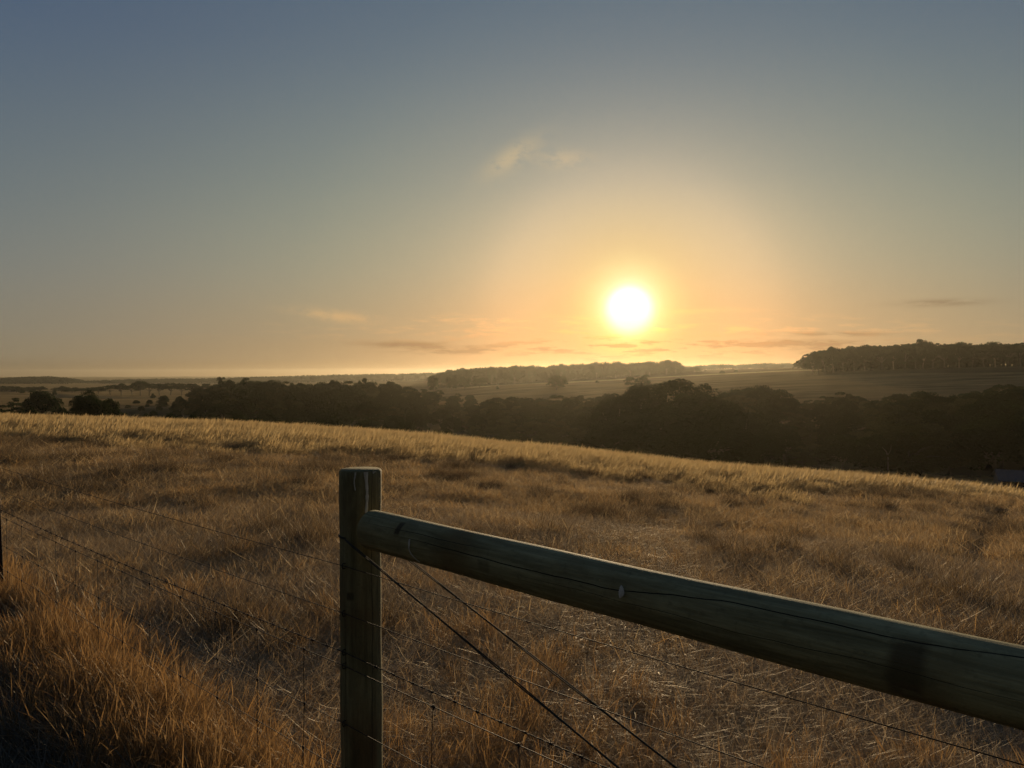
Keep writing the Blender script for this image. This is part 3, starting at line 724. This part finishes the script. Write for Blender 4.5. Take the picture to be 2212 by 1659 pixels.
def make_blobs(kind, q):
    """crown blobs for a tree of height 1"""
    b = []
    if kind == 'dome':
        for i in range(64):
            th = q.random() * 2 * pi; r_ = .40 * math.sqrt(q.random()); z_ = .14 + .74 * math.sqrt(max(0, 1 - (r_ / .46) ** 2)) * (.12 + .88 * q.random() ** .7)
            s_ = .07 + .07 * q.random(); b.append((r_ * math.cos(th), r_ * math.sin(th), min(z_, .93 - s_ * .5), s_, s_, s_ * .8))
        b.append((0, 0, .46, .36, .36, .40))
    elif kind == 'umbrella':
        for i in range(34):
            th = q.random() * 2 * pi; r_ = .58 * math.sqrt(q.random()); z_ = .82 - .28 * (r_ / .6) ** 2 - .16 * q.random() ** 2
            s_ = .08 + .07 * q.random(); b.append((r_ * math.cos(th), r_ * math.sin(th), z_, s_ * 1.25, s_ * 1.25, s_ * .65))
    elif kind == 'gum':
        for i in range(46):
            th = q.random() * 2 * pi; r_ = .42 * math.sqrt(q.random()); z_ = .16 + .72 * q.random() * (1 - (r_ / .5) ** 2 * .5)
            s_ = .06 + .075 * q.random(); b.append((r_ * math.cos(th), r_ * math.sin(th), z_, s_ * 1.1, s_ * 1.1, s_ * .75))
    elif kind == 'bush':
        for i in range(34):
            th = q.random() * 2 * pi; r_ = .62 * math.sqrt(q.random()); z_ = .12 + .72 * math.sqrt(max(0, 1 - (r_ / .66) ** 2)) * (.2 + .8 * q.random())
            s_ = .10 + .11 * q.random(); b.append((r_ * math.cos(th), r_ * math.sin(th), min(z_, .95 - s_ * .7), s_, s_, s_ * .85))
        b.append((0, 0, .38, .48, .48, .36))
    return b
def trunk_mesh(kind, blobs, q, mat):
    ps = []
    base = .30 if kind in ('umbrella', 'gum') else .26
    lean = Vector(((q.random() - .5) * .08, (q.random() - .5) * .08, 0))
    fork = Vector((0, 0, base)) + lean
    tr = .024 if kind != 'bush' else .03
    ps.append(tube([Vector((0, 0, -.06)), Vector((0, 0, .02)) , fork * .55, fork], [tr * 1.5, tr * 1.15, tr * .95, tr * .85], 8))
    sel = q.choice(len(blobs), min(len(blobs), 9 if kind != 'bush' else 5), replace=False)
    for i in sel:
        e = Vector(blobs[i][:3]); mid = fork.lerp(e, .5) + Vector((0, 0, .05)) + Vector(((q.random() - .5) * .06, (q.random() - .5) * .06, 0))
        ps.append(tube([fork - Vector((0, 0, .02)), fork.lerp(mid, .5), mid, mid.lerp(e, .6), e], [tr * .62, tr * .5, tr * .36, tr * .22, tr * .1], 6))
    return mesh('trunk', *join(ps), mat, True)
TREES = {}
def tree_kind(key, kind, n, leaf, mat, bark, count):
    for i in range(count):
        q = np.random.default_rng(sum(map(ord, key)) + i * 101); b = make_blobs(kind, q)
        TREES.setdefault(key, []).append((crown(b, n, leaf, 50 + i * 7 + len(key), mat), trunk_mesh(kind, b, q, bark)))
tree_kind('dome', 'dome', 13000, .0165, M['leaf'], M['bark'], 4)
tree_kind('olive', 'gum', 12000, .0165, M['leaf_olive'], M['dark_bark'], 4)
tree_kind('bush', 'bush', 7000, .028, M['leaf'], M['bark'], 3)
tree_kind('umbrella', 'umbrella', 5000, .026, M['leaf'], M['dark_bark'], 4)
tree_kind('gum', 'gum', 5000, .024, M['leaf'], M['bark'], 3)
tree_kind('far', 'bush', 1500, .05, M['leaf_far'], M['bark'], 3)
def tree(name, key, px, dist, py, width_px=None, label=None, cat='tree', group=None, sx=None):
    x, y, z = ground_at(px, dist); h = top_z(py, dist) - z
    if h < 1.2: return None
    h /= .90 if key != 'umbrella' else .95
    root = empty(name, (x, y, z), random.random() * 6.28)
    cm, tm = random.choice(TREES[key])
    kw = {'dome': .96, 'giant': .96, 'gum': .98, 'bush': 1.42, 'umbrella': 1.38, 'olive': .98, 'far': 1.42, 'farflat': 1.38}[key]
    w = (width_px / F * dist) / kw if width_px else h * (sx or 1.0)
    root.scale = (w, w, h)
    obj('crown', cm, root); obj('trunk', tm, root)
    tag(root, label, cat, group); return root

def forest(seg, rows, key_w, name, label, group, jit=5, width=1.0):
    """rows of separate trees under a skyline given as (photo column, photo row) pairs"""
    xs, ys = zip(*seg)
    for ri, (dist, drop, step) in enumerate(rows):
        px = xs[0] + step * random.random() * .6
        while px < xs[-1]:
            key = random.choices([k for k, _ in key_w], [w for _, w in key_w])[0]
            py = np.interp(px, xs, ys) + drop + abs(random.gauss(0, jit))
            d = dist * (1 + .05 * (random.random() - .5))
            h = top_z(py, d) - ground_at(px, d)[2]
            fr = (px - xs[0]) / (xs[-1] - xs[0])
            where = ['left end', 'left third', 'left of centre', 'middle', 'right of centre', 'right third', 'right end'][min(6, int(fr * 7))]
            rown = 'skyline row' if ri == 0 else ('row nearest grass' if ri == len(rows) - 1 else ['second', 'third', 'fourth', 'fifth', 'sixth'][ri - 1] + ' row down')
            look = {'dome': 'round crowned tree', 'olive': 'loose olive tree', 'bush': 'low bushy tree', 'gum': 'ragged tree', 'umbrella': 'flat crowned tree'}[key]
            tree(name, key, px, d, py, label='%s, %s, %s of the %s' % (look, rown, where, label), group=group, sx=(.95 + .45 * random.random()) * width)
            px += step * (.75 + .5 * random.random())

ORD = ['first', 'second', 'third', 'fourth', 'fifth', 'sixth', 'seventh', 'eighth', 'ninth', 'tenth', 'eleventh', 'twelfth', 'thirteenth', 'fourteenth', 'fifteenth', 'sixteenth', 'seventeenth', 'eighteenth', 'nineteenth', 'twentieth', 'twenty first']
# left valley wood
forest([(262, 866), (330, 858), (400, 845), (470, 824), (530, 822), (600, 818), (690, 822), (740, 822), (800, 822), (860, 828), (930, 838), (1005, 843), (1035, 862)],
       [(330, 0, 34), (300, 8, 38), (265, 16, 42), (230, 28, 46), (195, 42, 52), (160, 58, 62), (125, 76, 74)],
       [('dome', 5), ('olive', 2), ('bush', 1)], 'valley_tree', 'left valley wood', 'trees in the left valley wood')
# low middle wood in front of the opposite field
forest([(1015, 872), (1060, 856), (1095, 850), (1130, 856), (1200, 850), (1260, 846), (1300, 850), (1340, 842)],
       [(215, 2, 34), (190, 14, 40), (160, 30, 50), (135, 52, 60), (110, 78, 70)],
       [('dome', 4), ('olive', 3), ('bush', 1)], 'valley_tree', 'low middle wood', 'trees in the middle valley wood')
# the big dark dome of trees below the sun
tree_kind('giant', 'dome', 30000, .0105, M['leaf'], M['bark'], 3)
for px, d, py, w, lb in ((1450, 132, 829, 190, 'tallest broad dark tree at the top of the clump below the sun'), (1380, 126, 842, 150, 'dark tree on the left shoulder of the clump below the sun'),
                         (1328, 120, 864, 120, 'dark tree at the left foot of the clump below the sun'), (1520, 126, 838, 130, 'dark tree on the right shoulder of the clump below the sun'),
                         (1556, 116, 868, 130, 'dark tree stepping down the right side of the clump below the sun'), (1600, 110, 902, 130, 'low dark tree at the right foot of the clump below the sun'),
                         (1470, 106, 868, 190, 'wide dark tree in the middle front of the clump below the sun'), (1390, 104, 888, 170, 'dark tree at the left front of the clump below the sun'),
                         (1545, 98, 908, 170, 'dark tree at the right front of the clump below the sun'), (1320, 100, 908, 110, 'low dark tree at the far left front of the clump below the sun')):
    tree('valley_tree', 'giant', px, d, py, w * 1.35, lb, group='trees in the clump below the sun')
forest([(1545, 852), (1592, 840), (1625, 832), (1650, 828), (1675, 838), (1700, 856), (1735, 866), (1770, 858), (1800, 846), (1825, 842), (1860, 852), (1885, 868), (1905, 872)],
       [(185, 0, 34), (168, 12, 42), (150, 30, 52), (125, 62, 66), (104, 95, 80)],
       [('dome', 4), ('olive', 3)], 'valley_tree', 'wood right of the sun', 'trees in the right valley wood', jit=4)
forest([(1890, 870), (1940, 852), (1985, 842), (2040, 852), (2085, 846), (2130, 832), (2165, 824), (2205, 834), (2260, 828), (2330, 824)],
       [(150, 0, 44), (132, 14, 56), (114, 36, 66), (96, 70, 84)],
       [('dome', 3), ('olive', 4)], 'valley_tree', 'far right valley wood', 'trees in the far right valley wood', jit=4)
# left edge group
for px, d, py, w, key, lb in ((35, 185, 862, 60, 'gum', 'loose dark tree at the left edge, in front of the pale field'), (92, 180, 843, 74, 'dome', 'tallest rounded tree of the left edge group'),
                              (8, 150, 882, 60, 'bush', 'low dark bush at the very left edge behind the grass crest'), (62, 150, 880, 44, 'bush', 'small dark bush under the tallest tree of the left edge group'),
                              (124, 150, 878, 50, 'bush', 'dark bush just left of the dense round tree'), (190, 118, 848, 92, 'giant', 'dense black green round tree behind the left crest of grass'),
                              (236, 122, 860, 46, 'dome', 'smaller round tree leaning against the dense black green one')):
    tree('left_tree' if key != 'bush' else 'bush', key, px, d, py, w, lb, 'tree' if key == 'gum' or w > 80 else 'bush')
for px in range(275, 900, 46):
    tree('bush', 'bush', px + random.randint(-12, 12), 104, 892 + (px - 262) * .035 + random.randint(-4, 4), 55, '%s low rounded bush from the left along the foot of the left wood' % ORD[(px - 275) // 46], 'bush', 'bushes along the foot of the left wood')
# flat topped gums on the field behind
for i, (px, py, w) in enumerate(((155, 840, 22), (176, 838, 20), (192, 837, 30), (212, 834, 30), (238, 830, 34), (262, 826, 40), (285, 829, 34), (303, 820, 32), (322, 826, 36), (344, 827, 40), (368, 825, 40), (392, 826, 34), (414, 826, 34), (444, 826, 34), (470, 828, 30))):
    tree('flat_topped_tree', 'umbrella', px, 560 + random.random() * 30, py, w * 1.3, '%s flat topped gum from the left in the row on the pale field' % ORD[i], 'tree', 'flat topped gums on the left field')
for px, py, w, d, key, lb in ((484, 812, 36, 360, 'gum', 'broad tree rising highest on the skyline at left, above the valley wood'), (530, 814, 34, 362, 'gum', 'ragged tree on the skyline just right of the broadest one'),
                              (785, 812, 34, 350, 'umbrella', 'flat crowned tree rising above the valley wood under the low grey cloud'), (845, 820, 44, 345, 'umbrella', 'wide flat crowned tree at the right end of the left valley wood'), (722, 817, 40, 345, 'umbrella', 'flat crowned tree standing over the middle of the left valley wood')):
    tree('skyline_tree', key, px, d, py, w, lb)
# lone trees on the opposite field
for px, py, w, d, key, lb in ((1202, 808, 50, 400, 'gum', 'lone rounded tree in the middle of the opposite field left of the sun'), (1378, 808, 60, 330, 'gum', 'hazy wide tree standing just above the dark clump below the sun'),
                              (937, 806, 26, 470, 'gum', 'slim tree at the left end of the opposite field'), (976, 808, 26, 480, 'gum', 'slim tree second from the left end of the opposite field'),
                              (1004, 812, 28, 500, 'gum', 'hazy tree under the left end of the ridge wood'), (1036, 813, 32, 520, 'gum', 'rounded hazy tree on the field under the ridge wood'),
                              (1640, 796, 20, 900, 'gum', 'small low tree out on the upper field right of the sun'), (1820, 793, 10, 700, 'far', 'tiny bush on the upper field near the hilltop wood')):
    tree('field_tree', key, px, d, py, w, lb)
for i, (px, py, w) in enumerate(((972, 797, 30), (1000, 793, 34), (1062, 790, 18), (1112, 788, 22), (1150, 788, 16), (1212, 785, 20), (1289, 780, 18), (1330, 779, 30), (1362, 782, 26), (1404, 779, 34), (1440, 776, 30), (1460, 779, 28), (1500, 792, 26))):
    tree('ridge_tree', 'dome', px, 705, py + 1, w * 1.25, '%s taller tree from the left on the ridge wood edge' % ORD[i], group='taller trees on the ridge wood')
for i, (px, py, w, d) in enumerate(((48, 842, 12, 520), (70, 839, 16, 540), (118, 841, 10, 500), (205, 852, 9, 420), (330, 850, 12, 400), (1075, 834, 8, 430), (1290, 822, 9, 480), (1560, 801, 14, 600), (1590, 799, 10, 640), (1705, 806, 6, 480))):
    tree('bush', 'bush', px, d, py, w, '%s small dark bush from the left out on the far fields' % ORD[i], 'bush', 'bushes dotted over the far fields')
# the open end of the hilltop wood at right: trees with visible stems
for i, (px, py, w, d) in enumerate(((1756, 762, 26, 402), (1768, 752, 30, 405), (1782, 750, 34, 412), (1800, 747, 36, 408), (1822, 748, 36, 410), (1845, 741, 38, 415), (1868, 742, 36, 412), (1885, 741, 34, 420),
                                    (1905, 746, 36, 412), (1930, 743, 36, 412), (1955, 738, 40, 418), (1978, 735, 40, 415), (1993, 731, 36, 412), (2015, 741, 40, 415), (2040, 742, 40, 412), (2072, 736, 42, 410), (2100, 741, 40, 415), (2125, 738, 42, 412),
                                    (2150, 735, 42, 412), (2178, 737, 44, 410), (2205, 734, 46, 410))):
    tree('hilltop_tree', 'umbrella' if i % 3 else 'dome', px, d, py + (2 if i else 0), w * (1.7 if i % 3 else 1.3),
         'outermost ragged tree at the left end of the hilltop wood' if i == 0 else '%s tall gum from the left along the edge of the hilltop wood' % ORD[i], 'tree', None if i == 0 else 'gums along the edge of the hilltop wood')
# distant woods that read as one mass
def far_wood(name, label, seg, dists, n, key='far', wid=1.2, jit=2.0):
    xs, ys = zip(*seg); cm = [c for c in TREES[key]]
    parts_v, parts_f, parts_t, o_ = [], [], [], 0
    base_pts, scl = [], []
    for _ in range(n):
        px = xs[0] + (xs[-1] - xs[0]) * random.random(); d = dists[0] + (dists[1] - dists[0]) * random.random() ** 1.0
        x, y, z = ground_at(px, d); py = np.interp(px, xs, ys) + abs(random.gauss(0, jit)); h = (top_z(py, d) - z)
        if h < 1.2: continue
        h /= .96; base_pts.append((x, y)); scl.append((h * wid * (.8 + .9 * random.random() ** 2), h))
    col = protos.get('wood_' + key)
    if col is None:
        cc = bpy.data.collections.new('proto_wood_' + key)
        for i, (c_, t_) in enumerate(TREES[key]):
            # crown and trunk in one mesh for the mass
            vs = [v.co[:] for v in c_.vertices] + [v.co[:] for v in t_.vertices]; nv = len(c_.vertices)
            fs = [list(p.vertices) for p in c_.polygons] + [[k + nv for k in p.vertices] for p in t_.polygons]
            tt = np.concatenate([np.array([a.value for a in c_.attributes['tint'].data]), np.zeros(len(t_.vertices))])
            me = mesh('wood_tree', vs, fs, M['leaf_far'], False, {'tint': tt})
            cc.objects.link(bpy.data.objects.new('wood_%s_%d' % (key, i), me))
        protos['wood_' + key] = (cc, len(TREES[key]))
    P = np.array(base_pts); Sx = np.array(scl)
    o = scatter(name, 'wood_' + key, P, Sx[:, 0], tilt=0, label=label, cat='woodland')
    s3 = np.column_stack([Sx[:, 0], Sx[:, 0], Sx[:, 1]]).astype(np.float32)
    o.data.attributes['scl'].data.foreach_set('vector', s3.ravel())
far_wood('hilltop_wood', 'solid dark wood covering the hilltop at right', [(1775, 757), (1850, 747), (1990, 741), (2212, 742), (2420, 742)], (425, 520), 380, 'far', 1.25, 3.5)
far_wood('ridge_wood', 'hazy wood along the ridge left of and under the sun', [(955, 801), (985, 797), (1040, 793), (1110, 790), (1200, 788), (1270, 784), (1320, 781), (1360, 784), (1400, 781), (1450, 778), (1462, 786), (1490, 797), (1530, 799)], (720, 900), 400, 'far', 1.1, 3.2)
far_wood('far_left_wood', 'grey wood on the far rise at the left edge', [(-120, 814), (0, 816), (60, 813), (110, 812), (150, 816), (165, 822)], (1400, 1700), 260, 'far', 2.2, 1.2)
far_wood('far_tree_belt', 'long thin belt of distant trees across the left horizon', [(60, 826), (160, 822), (250, 819), (330, 817), (420, 817), (560, 813), (740, 808), (870, 806), (970, 803)], (1500, 1900), 700, 'far', 1.5, 1.6)
far_wood('far_right_belt', 'belt of distant trees on the skyline between the sun and the hilltop wood', [(1460, 793), (1500, 789), (1560, 786), (1600, 787), (1650, 783), (1700, 784), (1760, 785), (1800, 788)], (1150, 1300), 170, 'far', 1.6, 1)
far_wood('mid_left_scrub', 'low scattered scrub on the left field below the distant rise', [(-60, 832), (60, 834), (140, 833), (150, 836), (230, 836)], (640, 740), 40, 'far', 1.6, 1)

# pale bare limb standing in front of the right wood
x, y, z = ground_at(1916, 92); zt = top_z(966, 92)
z0 = top_z(992, 92)
dl = tag(empty('dead_tree', (x, y, z)), 'thin pale dead tree leaning in front of the dark wood at right', 'dead tree')
v_, f_ = tube([(0.15, 0, -.2), (.22, 0, z0 - z), (.02, .05, (z0 + zt) / 2 - z + .15), (-.5, .1, zt - z)], [.12, .09, .06, .02], 7)
obj('trunk', mesh('dead_trunk', v_, f_, M['pale_bark'], True), dl)
v_, f_ = tube([(.12, 0, z0 - z + .4), (.5, 0, z0 - z + 1.1), (.62, .1, z0 - z + 1.8)], [.05, .03, .01], 6)
obj('branch', mesh('dead_branch', v_, f_, M['pale_bark'], True), dl)

# iron roofed shed down in the valley at the right edge
x, y, z = ground_at(2205, 72); zt = top_z(1017, 72)
shed = tag(empty('shed', (x + .9, y, z), R(-24)), 'low shed with a pale blue grey iron roof, half hidden at the right edge', 'shed')
h = zt - z; ev = h - .75
wd, dp = 2.6, 2.0
vs = [(-wd, -dp, -.3), (wd, -dp, -.3), (wd, dp, -.3), (-wd, dp, -.3), (-wd, -dp, ev), (wd, -dp, ev), (wd, dp, ev), (-wd, dp, ev), (-wd, 0, h - .08), (wd, 0, h - .08)]
obj('wall', mesh('shed_wall', vs, [[0, 1, 5, 4], [1, 2, 6, 9, 5], [2, 3, 7, 6], [3, 0, 4, 8, 7]], M['shed_wall']), shed)
for sgn in (-1, 1):
    vs, fs = [], []; n = 60
    for i in range(n + 1):
        xx = -wd - .25 + (2 * wd + .5) * i / n; cz = .03 * math.sin(i * pi / 1.5)
        vs += [(xx, 0, h + cz), (xx, sgn * (dp + .35), ev - .1 + cz), (xx, 0, h + cz - .02), (xx, sgn * (dp + .35), ev - .12 + cz)]
    for i in range(n): o_ = i * 4; fs += [[o_, o_ + 1, o_ + 5, o_ + 4], [o_ + 2, o_ + 6, o_ + 7, o_ + 3]]
    obj('roof', mesh('roof', vs, fs, M['roof'], True), shed)
vs = [(-.9, -dp - .03, -.2), (.3, -dp - .03, -.2), (.3, -dp - .03, 1.9), (-.9, -dp - .03, 1.9), (-.9, -dp - .005, -.2), (.3, -dp - .005, -.2), (.3, -dp - .005, 1.9), (-.9, -dp - .005, 1.9)]
obj('door', mesh('door', vs, [[0, 1, 2, 3], [4, 7, 6, 5], [0, 4, 5, 1], [1, 5, 6, 2], [2, 6, 7, 3], [3, 7, 4, 0]], M['steel']), shed)

# ------------------------------------------------------------------ haze: one even box of air
HZ_D = .00008
hx = 5300
bz0, bz1 = -32.0, 36.0
vs = [(-hx, -hx, bz0), (hx, -hx, bz0), (hx, hx, bz0), (-hx, hx, bz0), (-hx, -hx, bz1), (hx, -hx, bz1), (hx, hx, bz1), (-hx, hx, bz1)]
fs = [[3, 2, 1, 0], [4, 5, 6, 7], [0, 1, 5, 4], [1, 2, 6, 5], [2, 3, 7, 6], [3, 0, 4, 7]]
hm = bpy.data.materials.new('haze'); hm.use_nodes = True; hm.node_tree.nodes.clear(); q = G(hm.node_tree)
pv = q.n.new('ShaderNodeVolumePrincipled'); pv.inputs['Color'].default_value = (.74, .70, .54, 1); pv.inputs['Density'].default_value = HZ_D
pv.inputs['Anisotropy'].default_value = .70
ho = q.n.new('ShaderNodeOutputMaterial'); q.l.new(pv.outputs[0], ho.inputs['Volume'])
tag(obj('haze', mesh('haze', vs, fs, hm)), kind='stuff')
